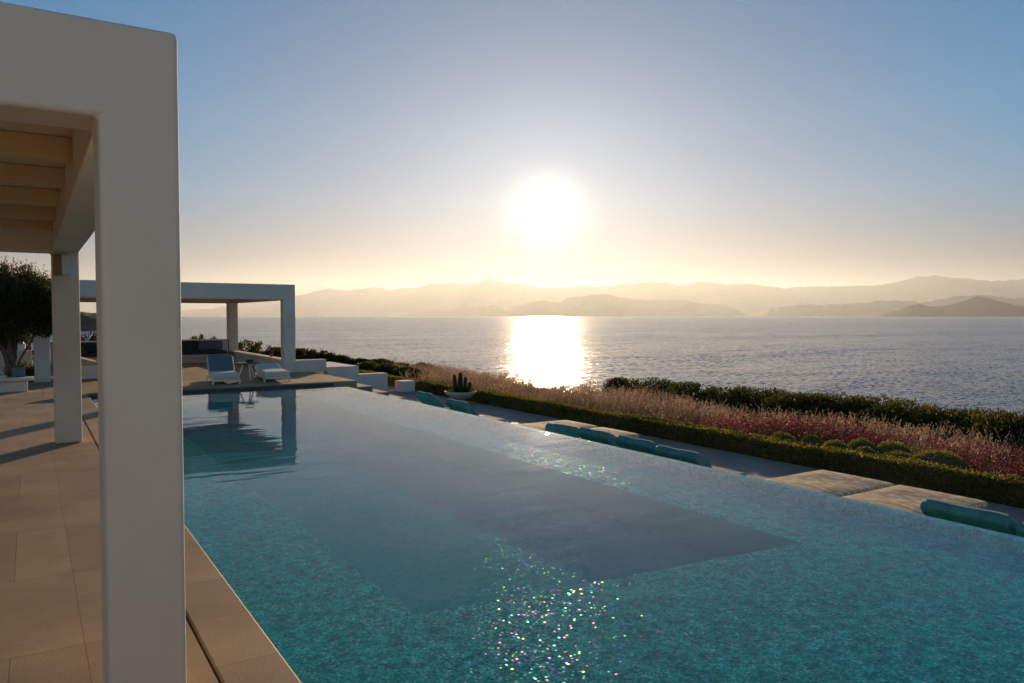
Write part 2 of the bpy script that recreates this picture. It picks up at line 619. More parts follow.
def hill_range(name, dist, depth, prof, seed, mat, rough=0.25, step=1.2, lo=None):
    """prof: list of (pixel column, height in pixels above the horizon) giving the crest"""
    us = np.arange(prof[0][0], prof[-1][0] + 0.01, step)
    hp = np.interp(us, [p[0] for p in prof], [p[1] for p in prof])
    hp = hp * (1 + 0.13 * (fbm(us / 18.0, us * 0 + seed, 4, seed) - 0.5)) + 2.2 * (fbm(us / 6.0, us * 0 + 3.3, 3, seed + 5) - 0.5) * np.clip(hp / 6, 0, 1)
    hp = np.clip(hp, 0, None)
    nr = 26
    VV = np.zeros((len(us), nr, 3))
    for i, u in enumerate(us):
        t = (u - 512) / F
        ang = YAW + math.atan(t)
        per = dist / F * math.cos(math.atan(t))
        crest = hp[i] * per + abs(SEA_Z + CAM.z)
        for j in range(nr):
            k = j / (nr - 1) * 2 - 1
            r = dist + depth * k
            env = (1 - abs(k) ** 1.3)
            rg = fbm(np.array([u / 9.0 + k * 2]), np.array([k * 5.0 + seed]), 4, seed + 9)[0]
            z = SEA_Z - 3 + crest * env * (1 - rough * (1 - env) * 2 * rg) if hp[i] > 0 else SEA_Z - 3
            VV[i, j] = (math.sin(ang) * r, math.cos(ang) * r, z)
    n, mcount = VV.shape[:2]
    ii, jj = np.meshgrid(np.arange(n - 1), np.arange(mcount - 1), indexing='ij')
    a = (ii * mcount + jj).ravel()
    Fq = np.stack([a, a + 1, a + mcount + 1, a + mcount], 1)
    return tag(np_mesh(name, VV.reshape(-1, 3), Fq, mat, smooth=True), kind='structure')


hill_range('mountains', 46000, 5000, [(100, 0), (150, 3), (210, 8), (245, 14), (290, 20), (310, 24), (332, 28), (350, 27.5), (378, 30), (392, 28), (412, 30), (440, 32), (470, 34), (484, 38), (490, 40.5), (498, 37), (515, 33), (535, 31),
                                     (560, 29), (590, 30), (620, 32), (650, 33.5), (680, 33), (700, 35), (706, 35), (716, 33), (745, 33), (770, 30), (785, 29), (800, 30.5), (822, 30), (850, 30), (870, 31), (890, 34), (915, 39),
                                     (932, 41), (950, 39), (975, 36), (1000, 36), (1024, 38), (1060, 37), (1120, 28), (1200, 12), (1260, 0)], 11, M['rock'])
hill_range('coastal_hills', 31000, 2000, [(385, 0), (398, 3), (420, 6), (445, 6.5), (470, 9), (495, 11), (506, 7), (520, 11), (535, 15), (545, 16), (560, 14), (568, 19), (590, 22), (606, 22), (630, 18), (650, 16), (674, 17), (700, 13),
                                         (725, 11), (738, 6), (748, 0)], 23, M['rock'])
hill_range('headland_hills', 29000, 2000, [(755, 0), (770, 9), (800, 11), (840, 12), (880, 16), (905, 17), (920, 14), (940, 18), (960, 20), (975, 22), (1000, 20), (1030, 18), (1080, 14), (1150, 0)], 31, M['rock'])
hill_range('island', 20000, 950, [(874, 0), (884, 3), (900, 7), (910, 12), (918, 13), (930, 10), (948, 11), (962, 15), (976, 20), (984, 19), (1000, 15), (1015, 11), (1030, 9), (1060, 7), (1100, 0)], 41, M['scrub'])

# the near headland of scrub on the left, 900 m off
us = np.linspace(-70, 170, 121)
VV = []
for u in us:
    ang = YAW + math.atan((u - 512) / F)
    hgt = np.interp(u, [-70, 0, 60, 97, 120, 150, 170], [30, 26, 22, 20, 16, 8, 0])
    row = []
    for j in range(15):
        k = j / 14
        r = 930 + 260 * k
        z = SEA_Z - 1 + hgt * (math.sin(math.pi * k) ** 0.7) * (0.85 + 0.3 * float(fbm(np.array([u / 6.0]), np.array([k * 6]), 3, 77)[0])) if 0 < k < 1 else SEA_Z - 1
        row.append((math.sin(ang) * r, math.cos(ang) * r, z))
    VV.append(row)
VV = np.array(VV)
n, mc = VV.shape[:2]
ii, jj = np.meshgrid(np.arange(n - 1), np.arange(mc - 1), indexing='ij')
a = (ii * mc + jj).ravel()
tag(np_mesh('headland', VV.reshape(-1, 3), np.stack([a, a + 1, a + mc + 1, a + mc], 1), M['scrub'], smooth=True), kind='structure')

# ------------------------------------------------------------------ decks, pool
PX0, PX1, PY0, PY1 = 1.01, 6.42, -4.0, 18.5
d = MB()
d.box(-14, 0.205, -8, 31.2, -2.5, 0)
tag(d.build('pool_deck', M['deck']), kind='structure')
d = MB()
d.box(0.205, 0.69, -8, 18.5, -2.5, 0)
tag(d.build('deck_edge_strip', M['deck_strip']), kind='structure')
d = MB()
d.box(0.205, 7.05, 18.5, 31.2, -2.5, 0).box(0.69, 6.7, -8, -4, -2.5, 0)
tag(d.build('lounge_deck', M['deck'], bevel=0.008, seg=2), kind='structure')
d = MB().box(0.705, PX0, PY0, PY1 - 0.003, -0.5, 0)
tag(d.build('pool_coping', M['coping'], bevel=0.012, seg=3), kind='structure')
d = MB().box(0.69, 0.705, PY0, PY1, -0.5, -0.05)
tag(d.build('drain_channel', M['soil']), kind='structure')

# basin: mosaic shelf all round a deeper middle
S, D = -0.19, -0.52
py1 = 17.3
pa, pb_ = at_z(415, 615, S), at_z(803, 543, S)   # near corners of the deep part
X0, X1, Y0, Y1 = PX0 - 0.002, PX1, PY0, PY1 - 0.002
b = MB()
pit = [(pa.x, pa.y), (pb_.x, pb_.y), (pb_.x, py1), (pa.x, py1)]
rim = [(X0, Y0), (X1, Y0), (X1, Y1), (X0, Y1)]
for k in range(4):
    q = (k + 1) % 4
    b.quad((*rim[k], S), (*rim[q], S), (*pit[q], S), (*pit[k], S))
deep = MB().quad(*[(*c, D) for c in pit])
for k in range(4):
    q = (k + 1) % 4
    deep.quad((*pit[k], D), (*pit[q], D), (*pit[q], S), (*pit[k], S))
tag(deep.build('pool_floor', M['deep_mosaic']), kind='structure')
for (xa, ya, xb, yb) in ((X0, Y0, X1, Y0), (X1, Y0, X1, Y1), (X1, Y1, X0, Y1), (X0, Y1, X0, Y0)):
    top = WATER_Z - 0.006
    b.quad((xa, ya, S), (xb, yb, S), (xb, yb, top), (xa, ya, top))
tag(b.build('pool_basin', M['mosaic']), kind='structure')
tag(MB().box(PX0 + 0.003, PX1 - 0.003, PY1 - 0.012, PY1 - 0.0025, -0.5, -0.03).build('riser_shade_strip', M['riser_shade']), kind='structure')  # thin strip added to darken the riser as if in shade
w = MB().box(PX1 + 0.001, PX1 + 0.10, PY0, PY1, -2.4, WATER_Z - 0.006)
tag(w.build('overflow_wall', M['mosaic']), kind='structure')
# water: a closed body, its sides and bottom buried in the basin
w = MB().box(PX0 - 0.05, PX1 + 0.095, PY0 - 0.03, PY1 + 0.03, -1.6, WATER_Z)
tag(w.build('pool_water', M['pool_water']), kind='structure')

# lower terrace
d = MB().box(PX1 + 0.11, 10.2, -8, 22.0, -2.5, LOW_Z).box(7.06, 10.2, 22.0, 31.1, -2.5, LOW_Z)
tag(d.build('lower_terrace', M['path']), kind='structure')

# ------------------------------------------------------------------ near pergola


def portal(xl, xr, w, y0, y1, top, soff, wl=None):
    wl = wl or w
    return MB().prism_y([(xl, 0.002), (xl + wl, 0.002), (xl + wl, soff), (xr - w, soff), (xr - w, 0.002), (xr, 0.002), (xr, top), (xl, top)], y0, y1)


def pergola(name, label, xl, xr, w, yf, yb, dep, top, soff, n_raft, raft_z, roof_z, yr0, ystep, bev, rth):
    root = empty(name, (0, 0, 0))
    tag(root, label, 'pergola', 'white plaster pergolas')
    portal(xl, xr, w, yf, yf + dep, top, soff).build('portal_frame', M['plaster'], root, bevel=bev)
    portal(xl, xr, w, yb, yb + dep, top, soff).build('portal_frame', M['plaster'], root, bevel=bev)
    for xa, xb in ((xl, xl + w), (xr - w, xr)):
        MB().box(xa + 0.004, xb - 0.004, yf + dep - 0.02, yb + 0.02, soff + 0.004, top - 0.004).build('side_beam', M['plaster'], root, bevel=0.012)
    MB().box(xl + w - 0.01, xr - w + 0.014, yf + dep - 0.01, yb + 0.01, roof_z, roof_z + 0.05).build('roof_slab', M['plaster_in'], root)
    for k in range(n_raft):
        y = yr0 + k * ystep
        MB().box(xl + w - 0.004, xr - w + 0.010, y, y + rth, raft_z, roof_z - 0.002).build('rafter', M['timber'], root, bevel=0.008, seg=2)
    return root


pergola('pergola', 'tall white plaster pergola with slatted roof, its column standing closest at the left', -3.9, 0.556, 0.306, 3.53, 11.34, 0.32, 2.857, 2.462, 6, 2.655, 2.80, 4.48, 1.2, 0.026, 0.14)
pergola('pergola', 'low white plaster pergola over a built-in sofa at the far end of the pool', 0.08, 6.52, 0.34, 22.0, 29.2, 0.36, 2.56, 2.115, 6, 2.34, 2.44, 22.9, 1.05, 0.03, 0.12)

# wall lamp on the second column
lamp = empty('wall_lamp', (0.355, 11.337, 2.30))
tag(lamp, 'small box wall lamp with pale glass high on the second pergola column', 'wall lamp')
MB().box(-0.09, -0.002, -0.10, 0.0, -0.13, 0.13).build('bracket', M['brass'], lamp, bevel=0.006)
MB().box(0.0, 0.09, -0.11, 0.0, -0.13, 0.13).build('lamp_shade', simple('frosted_glass', (0.55, 0.68, 0.74), 0.3, 0.03, 4), lamp, bevel=0.01)

# house front added unseen behind the viewer, throwing back warm sunlight as fill
vl = empty('fill_house', (0, 0, 0))
tag(vl, 'unseen white plaster front added behind the viewer to bounce warm light', 'added house')
wm = MB()
cuts = [(-10.5, -7.5), (-5.5, -2.5), (0.5, 3.5)]
xs_ = -14.0
for x0, x1 in cuts:
    wm.box(xs_, x0, -6.0, -5.5, 0.002, 3.3)
    wm.box(x0, x1, -6.0, -5.5, 2.5, 3.3)
    xs_ = x1
wm.box(xs_, 6.6, -6.0, -5.5, 0.002, 3.3)
wm.build('wall', M['plaster'], vl)
MB().box(-14.2, 6.8, -7.8, -5.4, 3.302, 3.5).build('roof', M['plaster'], vl, bevel=0.02)
for x0, x1 in cuts:
    wn = MB().box(x0 + 0.003, x0 + 0.08, -5.8, -5.7, 0.004, 2.497).box(x1 - 0.08, x1 - 0.003, -5.8, -5.7, 0.004, 2.497).box(x0 + 0.08, x1 - 0.08, -5.8, -5.7, 2.42, 2.497).build('window', M['white_metal'], vl)
    MB().box(x0 + 0.08, x1 - 0.08, -5.77, -5.75, 0.004, 2.42).build('pane', simple('dark_glass', (0.03, 0.035, 0.04), 0.05, 0.02, 2, spec=0.5), wn)

# ------------------------------------------------------------------ far lounge under the second pergola
LW = 'low white walls round the far lounge'


def wall(label, x0, x1, y0, y1, z0, z1, cap=False, bev=0.015):
    o = MB().box(x0, x1, y0, y1, z0, z1).build('low_wall', M['plaster'], bevel=bev)
    return tag(o, label, 'low wall', LW)


wall('low parapet with sunlit top joining the two right columns of the far pergola', 6.20, 6.50, 22.365, 29.195, 0.002, 0.38)
wall('beige wall behind the dark cushions along the back of the far lounge', 0.45, 6.17, 29.26, 29.50, 0.002, 0.80)
wall('white wall stub touching the right front column of the far pergola', 6.525, 7.45, 22.05, 22.35, 0.002, 0.36)
wall('broad white block with a wide sunlit top, one step down from the pergola wall', 7.455, 8.45, 22.02, 24.6, -0.70, 0.13)
wall('white stepped wall between the broad sunlit block and the lowest wall end', 8.455, 9.40, 22.05, 22.40, -0.70, -0.13)
wall('lowest and smallest white wall end beside the hedge at the foot of the steps', 9.62, 10.08, 21.5, 22.0, -0.698, -0.36)

st = empty('steps', (7.05, 18.6, 0))
tag(st, 'stone steps leading from the pool deck down to the lower terrace', 'steps')
for k in range(3):
    MB().box(0.002 + 0.46 * k, 0.46 + 0.46 * k, 0.0, 3.39, -1.2, -0.175 * (k + 1)).build('step', M['path'], st, bevel=0.01, seg=2)

sofa = empty('built_in_sofa', (0, 0, 0))
tag(sofa, 'long built-in sofa with dark cushions along the back wall of the far pergola', 'sofa')
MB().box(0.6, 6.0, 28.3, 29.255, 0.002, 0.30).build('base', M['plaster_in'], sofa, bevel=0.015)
MB().box(0.65, 5.95, 28.35, 29.0, 0.302, 0.42).build('seat_cushion', M['dark_fabric'], sofa, bevel=0.03)
for k in range(6):
    x = 0.68 + k * 0.88
    m = M['blue_fabric'] if k in (3, 5) else M['dark_fabric']
    MB().box(x, x + 0.86, 29.02, 29.22, 0.422, 0.76).build('back_cushion', m, sofa, bevel=0.05)

bench = empty('bench', (0.92, 22.6, 0.002))
tag(bench, 'white block bench with sloping beige cushion seen between the two near columns', 'bench')
MB().box(0, 0.62, 0, 1.5, 0, 0.36).build('base', M['plaster'], bench, bevel=0.02)
cm = MB().prism_y([(0.02, 0.363), (0.60, 0.363), (0.60, 0.42), (0.02, 0.60)], 0.03, 1.45)
cm.build('cushion', M['beige_fabric'], bench, bevel=0.02)


# ------------------------------------------------------------------ foliage builders
def lumpy(c, rad, n, seed, squash=0.9):
    """points scattered in an uneven crown volume, denser towards the outside, with gaps"""
    d = unit(RNG.normal(size=(n * 3, 3)))
    r = RNG.random(n * 3) ** 0.45
    q = d * r[:, None]
    lum = fbm(d[:, 0] * 2.2 + 5 + seed, d[:, 1] * 2.2 + d[:, 2] * 1.7 + 9, 3, seed)
    q = q * (0.72 + 0.56 * lum)[:, None]
    keep = fbm(q[:, 0] * 3.2 + 20, q[:, 1] * 3.2 + q[:, 2] * 2.9 + 20, 2, seed + 3) > 0.42
    q = q[keep][:n]
    return np.array(c) + q * np.array(rad), d[keep][:n]


def bush(name, label, cat, x, y, rx, ry, h, n, leaf, mat, group=None, seed=0, base=None, aspect=0.5, up=0.5):
    z = ground_at(x, y) if base is None else base
    root = empty(name, (x, y, z))
    tag(root, label, cat, group)
    P, dd = lumpy((0, 0, h * 0.52), (rx, ry, h * 0.50), n, seed)
    P[:, 2] = np.maximum(P[:, 2], 0.03)
    V, Fq = leaf_arrays(P, RNG.uniform(0.6, 1.3, len(P)) * leaf, dd + np.array([0, 0, up]), aspect, 0.8)
    np_mesh('foliage', V, Fq, mat, root)
    st = MB()
    for k in range(5):
        an = k * 1.3 + seed
        tip = (math.cos(an) * rx * 0.45, math.sin(an) * ry * 0.45, h * 0.6)
        st.tube([(math.cos(an) * 0.03, math.sin(an) * 0.03, -0.05), (tip[0] * 0.4, tip[1] * 0.4, h * 0.3), tip], [0.022, 0.016, 0.006], 6)
    st.build('stem', M['bark'], root)
    return root


# olive tree in its planter
pl = empty('planter', (0, 0, 0.002))
tag(pl, 'low white planter bench holding the olive tree at the left edge', 'planter')
MB().box(-1.9, -0.06, 19.6, 21.2, 0, 0.245).build('base', M['plaster'], pl, bevel=0.02)
MB().box(-2.0, 0.06, 19.52, 19.98, 0.247, 0.31).build('seat_slab', M['plaster'], pl, bevel=0.012)
MB().box(-1.8, -0.12, 20.0, 21.1, 0.247, 0.275).build('soil', M['soil'], pl)

tree = empty('olive_tree', (-0.42, 20.35, 0.27))
tag(tree, 'bushy dark olive tree with several slim stems in the white planter', 'olive tree')
tr = MB()
limbs = []
for (x0, y0, tx, ty, tz, r) in ((0.0, 0, -0.35, 0.1, 1.35, 0.075), (0.10, 0.05, 0.05, -0.1, 1.4, 0.07), (0.18, -0.05, 0.62, 0.05, 1.25, 0.03), (-0.12, -0.1, -0.75, -0.2, 1.2, 0.06), (0.05, 0.12, 0.3, 0.4, 1.45, 0.05)):
    pts, rr = [], []
    for k in range(7):
        t = k / 6
        pts.append((x0 + (tx - x0) * t ** 1.4 + 0.05 * math.sin(5 * t + x0 * 20), y0 + (ty - y0) * t + 0.04 * math.cos(4 * t + tx * 9), tz * t))
        rr.append(r * (1 - 0.6 * t))
    tr.tube(pts, rr, 8)
    e = Vector(pts[-1])
    for q in range(4):
        an = random.random() * 6.28
        t2 = e + Vector((math.cos(an) * 0.45, math.sin(an) * 0.45, 0.35 + 0.3 * random.random()))
        tr.tube([e, e.lerp(t2, 0.5) + Vector((0, 0, 0.05)), t2], [r * 0.38, r * 0.25, r * 0.1], 6)
tr.build('trunk', M['bark'], tree, smooth=True)
cl = []
for k in range(84):
    dv = unit(RNG.normal(size=(1, 3)))[0]
    c = np.array([0.0, 0.0, 1.62]) + dv * np.array([0.98, 0.9, 0.72]) * (RNG.random() ** 0.4)
    cl.append((c, RNG.uniform(0.26, 0.40)))
Ps, Ds = [], []
for c, r in cl:
    m_ = 1000
    dv = unit(RNG.normal(size=(m_, 3)))
    Ps.append(c + dv * r * (RNG.random((m_, 1)) ** 0.5))
    Ds.append(dv + (c - np.array([0, 0, 1.3])) * 0.8 + np.array([0, 0, 0.45]))
P, Dv = np.concatenate(Ps), np.concatenate(Ds)
V1 = leaf_arrays(P, RNG.uniform(0.05, 0.09, len(P)), Dv, 0.32, 0.7)
# upright sprays standing out of the crown
sp = []
for k in range(170):
    dv = unit(RNG.normal(size=(1, 3)))[0]
    dv[2] = abs(dv[2]) * 0.9 + 0.1
    c = np.array([0, 0, 1.62]) + dv * np.array([1.04, 0.95, 0.80])
    g = unit((dv * 0.7 + np.array([0, 0, 0.9]))[None])[0]
    L = RNG.uniform(0.14, 0.32)
    t = RNG.random(16)[:, None]
    sp.append(c + g * L * t + RNG.normal(size=(16, 3)) * 0.022)
P2 = np.concatenate(sp)
V2 = leaf_arrays(P2, RNG.uniform(0.04, 0.07, len(P2)), np.tile(np.array([[0, 0, 1.0]]), (len(P2), 1)), 0.28, 0.7)
V, Fq = merge([V1, V2])
np_mesh('crown', V, Fq, M['olive'], tree)

cu = MB().box(-0.13, 0.13, -0.05, 0.05, 0, 0.22).build('cushion', M['blue_fabric'], bevel=0.04)
cu.location = (-0.22, 19.86, 0.312)
cu.rotation_euler = (R(-12), 0, R(8))
tag(cu, 'small blue cushion standing on the white planter seat', 'cushion')
fb = MB().box(-0.13, 0.13, -0.1, 0.1, 0, 0.05).build('folded_towel', M['white_fabric'], bevel=0.02)
fb.location = (-0.56, 19.72, 0.312)
tag(fb, 'small folded white towel lying left of the blue cushion on the planter', 'towel')

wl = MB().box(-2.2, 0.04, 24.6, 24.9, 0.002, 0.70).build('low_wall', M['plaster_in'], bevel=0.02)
tag(wl, 'beige wall in the shade behind the olive tree with two lanterns on it', 'low wall', LW)
for i, (u, lab) in enumerate(((21.5, 'left small white lantern of the pair on the shaded wall behind the olive'), (35, 'right small white lantern of the pair on the shaded wall behind the olive'))):
    p = at_z(u, 354, 0.62)
    r = ray(u, 345)
    k = 24.72 / r.y
    ln = empty('lantern', (r.x * k, 24.72, 0.702))
    tag(ln, lab, 'lantern', 'white lanterns behind the olive tree')
    MB().lathe([(0.0, 0), (0.09, 0), (0.09, 0.2), (0.0, 0.2)], 16).build('shade', M['white_metal'], ln)
    MB().lathe([(0.0, 0.2), (0.06, 0.202), (0.05, 0.24), (0.0, 0.25)], 16).build('lid', M['brass'], ln)
bush('round_bush', 'dark round clipped bush in the shade behind the planter', 'bush', -0.28, 23.0, 0.30, 0.30, 0.52, 2600, 0.05, M['shrub'], seed=5, base=0.0)
bush('backdrop_shrub'.replace('backdrop_', ''), 'tall dark shrub filling the gap behind the lantern wall and olive', 'shrub', -1.0, 26.3, 1.5, 0.6, 1.55, 9000, 0.09, M['shrub'], seed=7, base=0.0)
bush('spiky_bush', 'small dark spiky bush beside the left column of the far pergola', 'bush', 0.0, 22.5, 0.16, 0.16, 0.42, 500, 0.12, M['shrub'], seed=6, base=0.0, aspect=0.15, up=1.2)


# ------------------------------------------------------------------ deck loungers by the far lounge
def copy_tree(o, parent=None):
    c = o.copy()
    C.objects.link(c)
    if parent:
        c.parent = parent
    for ch in list(o.children):
        copy_tree(ch, c)
    return c


def slab_between(p0, p1, x0, x1, th):
    """a padded slab from p0 to p1 (y,z), thickness th to its upper left"""
    (ya, za), (yb, zb) = p0, p1
    L = math.hypot(yb - ya, zb - za)
    nyv, nzv = -(zb - za) / L * th, (yb - ya) / L * th
    mb = MB()
    mb.add([(x0, ya, za), (x1, ya, za), (x1, yb, zb), (x0, yb, zb), (x0, ya + nyv, za + nzv), (x1, ya + nyv, za + nzv), (x1, yb + nyv, zb + nzv), (x0, yb + nyv, zb + nzv)],
           [(3, 2, 1, 0), (4, 5, 6, 7), (0, 1, 5, 4), (1, 2, 6, 5), (2, 3, 7, 6), (3, 0, 4, 7)])
    return mb


DL = 'white loungers on the far pool deck'


def deck_lounger(name, label, x, y, rz, back_deg, blue):
    root = empty(name, (x, y, 0.002), rz)
    tag(root, label, 'sun lounger', DL)
    w = 0.31
    MB().box(-w, w, 0, 1.75, 0.07, 0.13).build('frame', M['white_metal'], root, bevel=0.01)
    for sx in (-1, 1):
        for yy in (0.03, 1.65):
            MB().box(sx * w - 0.025 if sx > 0 else -w - 0.015, w + 0.015 if sx > 0 else -w + 0.025, yy, yy + 0.05, 0, 0.07).build('leg', M['white_metal'], root)
    MB().box(-w + 0.01, w - 0.01, 0.0, 1.05, 0.132, 0.26).build('seat_cushion', M['white_fabric'], root, bevel=0.025)
    a = R(back_deg)
    p1 = (1.06 + 0.66 * math.cos(a), 0.15 + 0.66 * math.sin(a))
    slab_between((1.06, 0.15), p1, -w + 0.02, w - 0.02, 0.09).build('back_cushion', M['blue_fabric'] if blue else M['white_fabric'], root, bevel=0.025)
    slab_between((1.065, 0.125), (p1[0] + 0.01, p1[1] - 0.01), -w - 0.01, w + 0.01, 0.025).build('back_frame', M['white_metal'], root, bevel=0.006)
    return root


deck_lounger('sun_lounger', 'white deck lounger with raised blue backrest nearest the pergola sofa', 3.98, 19.1, R(-6), 42, True)
deck_lounger('sun_lounger', 'white deck lounger with low flat back, partly behind the small side table', 5.22, 19.2, R(-6), 12, False)
deck_lounger('sun_lounger', 'blue deck lounger mostly hidden behind the tall near column', 2.62, 19.1, R(-6), 38, True)

tb = empty('side_table', (4.72, 20.15, 0.002))
tag(tb, 'small round side table with slanting white legs between two deck loungers', 'side table')
MB().lathe([(0.0, 0.42), (0.30, 0.42), (0.31, 0.435), (0.30, 0.45), (0.0, 0.45)], 28).build('table_top', M['blue_fabric'], tb)
for k in range(3):
    an = k * 2.094 + 0.6
    MB().tube([(math.cos(an) * 0.10, math.sin(an) * 0.10, 0.42), (math.cos(an) * 0.25, math.sin(an) * 0.25, 0.0)], [0.018, 0.014], 8).build('leg', M['white_metal'], tb)
bw = MB().lathe([(0.0, 0.0), (0.05, 0.0), (0.11, 0.05), (0.12, 0.07), (0.105, 0.06), (0.05, 0.015), (0.0, 0.012)], 20).build('bowl', M['brass'], smooth=True)
bw.location = (4.78, 20.2, 0.453)
tag(bw, 'small brown bowl on the round side table', 'bowl')

p = Vector((6.35, 24.0, 0.382))
fl = empty('flower_pot', p)
tag(fl, 'tiny pot of red flowers on the sunlit parapet of the far pergola', 'flower pot')
MB().lathe([(0.0, 0), (0.045, 0), (0.06, 0.09), (0.0, 0.085)], 14).build('pot', M['brass'], fl)
P, dd = lumpy((0, 0, 0.13), (0.055, 0.055, 0.06), 200, 3)
np_mesh('petals', *leaf_arrays(P, 0.035, dd, 0.8, 0.5), M['red'], fl)

# ------------------------------------------------------------------ loungers on the lower terrace
RB = 'teal backed loungers under the infinity edge'
FB = 'flat beige daybeds under the infinity edge'


def daybed():
    root = empty('daybed', (0, 0, 0))
    # local x runs away from the pool wall, y across
    MB().box(0.10, 1.86, 0.06, 0.94, 0.08, 0.27).build('platform', M['brass'], root, bevel=0.01)
    for sx in (0.16, 1.72):
        for sy in (0.12, 0.80):
            MB().box(sx, sx + 0.08, sy, sy + 0.08, 0, 0.08).build('leg', M['brass'], root)
    mb = MB()
    nx_, ny_ = 22, 12
    for top in (1, 0):
        for i in range(nx_ + 1):
            for j in range(ny_ + 1):
                x, y = 2.0 * i / nx_, 1.0 * j / ny_
                e = min(i, nx_ - i, 2) / 2 * min(j, ny_ - j, 2) / 2
                z = 0.335 + 0.015 * e + 0.006 * math.sin(x * 7 + y * 3) * e if top else 0.275
                ins = 0.0 if top else 0.0
                mb.v.append((x, y, z))
    k = (nx_ + 1) * (ny_ + 1)
    idx = lambda i, j: i * (ny_ + 1) + j
    for i in range(nx_):
        for j in range(ny_):
            mb.f.append((idx(i, j), idx(i + 1, j), idx(i + 1, j + 1), idx(i, j + 1)))
            mb.f.append((k + idx(i, j + 1), k + idx(i + 1, j + 1), k + idx(i + 1, j), k + idx(i, j)))
    for i in range(nx_):
        mb.f.append((idx(i, 0), k + idx(i, 0), k + idx(i + 1, 0), idx(i + 1, 0)))
        mb.f.append((idx(i, ny_), idx(i + 1, ny_), k + idx(i + 1, ny_), k + idx(i, ny_)))
    for j in range(ny_):
        mb.f.append((idx(0, j), idx(0, j + 1), k + idx(0, j + 1), k + idx(0, j)))
        mb.f.append((idx(nx_, j), k + idx(nx_, j), k + idx(nx_, j + 1), idx(nx_, j + 1)))
    mb.build('mattress', M['mattress'], root, bevel=0.025)
    return root


XH = 6.78
proto = daybed()
flats = [(5.21, 'beige daybed left of the nearest pair beside the hedge'), (4.15, 'nearest beige daybed at the right, its bare end over grey paving'),
         (10.86, 'farther beige daybed of the distant pair in low sun'), (9.74, 'distant beige daybed right beside the teal backrests')]
for i, (y, lab) in enumerate(flats):
    o = proto if i == 0 else copy_tree(proto)
    o.location = (XH, y, LOW_Z)
    tag(o, lab, 'daybed', FB)
for i, (x, y, w_, lab) in enumerate(((7.36, 10.05, 0.80, 'teal bolster lying on the distant beige daybed nearest the teal backrests'),)):
    bo = MB().tube([(0, -w_ / 2, 0), (0, -w_ / 2 + 0.02, 0), (0, -w_ / 2 + 0.05, 0), (0, 0, 0), (0, w_ / 2 - 0.05, 0), (0, w_ / 2 - 0.02, 0), (0, w_ / 2, 0)], [0.05, 0.085, 0.105, 0.112, 0.105, 0.085, 0.05], 18).build('bolster', M['teal_fabric'], smooth=True)
    bo.location = (x, y, LOW_Z + 0.355 + 0.108)
    tag(bo, lab, 'bolster')


def recliner():
    root = empty('recliner', (0, 0, 0))
    MB().box(0.45, 1.0, 0.04, 0.78, 0.05, 0.10).build('frame', M['white_metal'], root, bevel=0.008)
    for sx in (0.47, 0.92):
        for sy in (0.05, 0.71):
            MB().box(sx, sx + 0.06, sy, sy + 0.06, 0, 0.05).build('leg', M['white_metal'], root)
    MB().box(0.42, 1.02, 0.03, 0.79, 0.102, 0.20).build('seat_cushion', M['beige_fabric'], root, bevel=0.03)
    # leaning wedge back, seen from behind: rounded top edge
    prof = [(0.46, 0.205), (0.30, 0.205), (0.02, 0.43), (-0.02, 0.485), (0.0, 0.525), (0.05, 0.545), (0.11, 0.535), (0.17, 0.50)]
    mb = MB()
    nsl = 14
    n = len(prof)
    for s in range(nsl + 1):
        t = s / nsl
        puff = 1 - 0.06 * abs(2 * t - 1) ** 8
        dz = 0.004 * math.sin(t * 9.0)
        for (x, z) in prof:
            cx, cz = 0.22, 0.36
            mb.v.append((cx + (x - cx) * puff, 0.015 + 0.79 * t, cz + (z - cz) * puff + dz))
    for s in range(nsl):
        for q in range(n):
            q2 = (q + 1) % n
            mb.f.append((s * n + q, (s + 1) * n + q, (s + 1) * n + q2, s * n + q2))
    mb.f.append(tuple(range(n)))
    mb.f.append(tuple(nsl * n + q for q in reversed(range(n))))
    br = mb.build('backrest', M['teal_fabric'], root, bevel=0.02)
    MB().tube([(0.07, 0.05 + 0.072 * q, 0.543 + 0.004 * math.sin(q * 0.9)) for q in range(11)], [0.011] * 11, 6).build('lit_edge_cord', M['white_fabric'], br)  # pale cord added to draw the sunlit line along the top edge
    return root


proto = recliner()
recs = [(8.72, 1.02, 'first teal backrest lounger right of the distant beige daybeds'), (7.82, 1.0, 'second teal backrest lounger right of the distant daybeds, mid row'),
        (6.93, 0.97, 'last teal backrest lounger of the middle row, toward the near daybeds'),
        (14.75, 1.12, 'farthest teal backrest lounger, near the foot of the stone steps'), (13.15, 1.08, 'teal backrest lounger in front of the stone bowl planter'),
        (3.25, 0.98, 'nearest and largest teal backrest lounger beside the nearest beige daybed'), (2.40, 0.92, 'teal lounger cut off by the right edge of the view')]
for i, (y, sz, lab) in enumerate(recs):
    o = proto if i == 0 else copy_tree(proto)
    o.location = (7.22 + (0.04 if i % 2 else 0.0), y, LOW_Z)
    o.rotation_euler = (0, 0, R((i % 3 - 1) * 1.2))
    o.scale = (1, 1, sz * 1.08)
    tag(o, lab, 'sun lounger', RB)

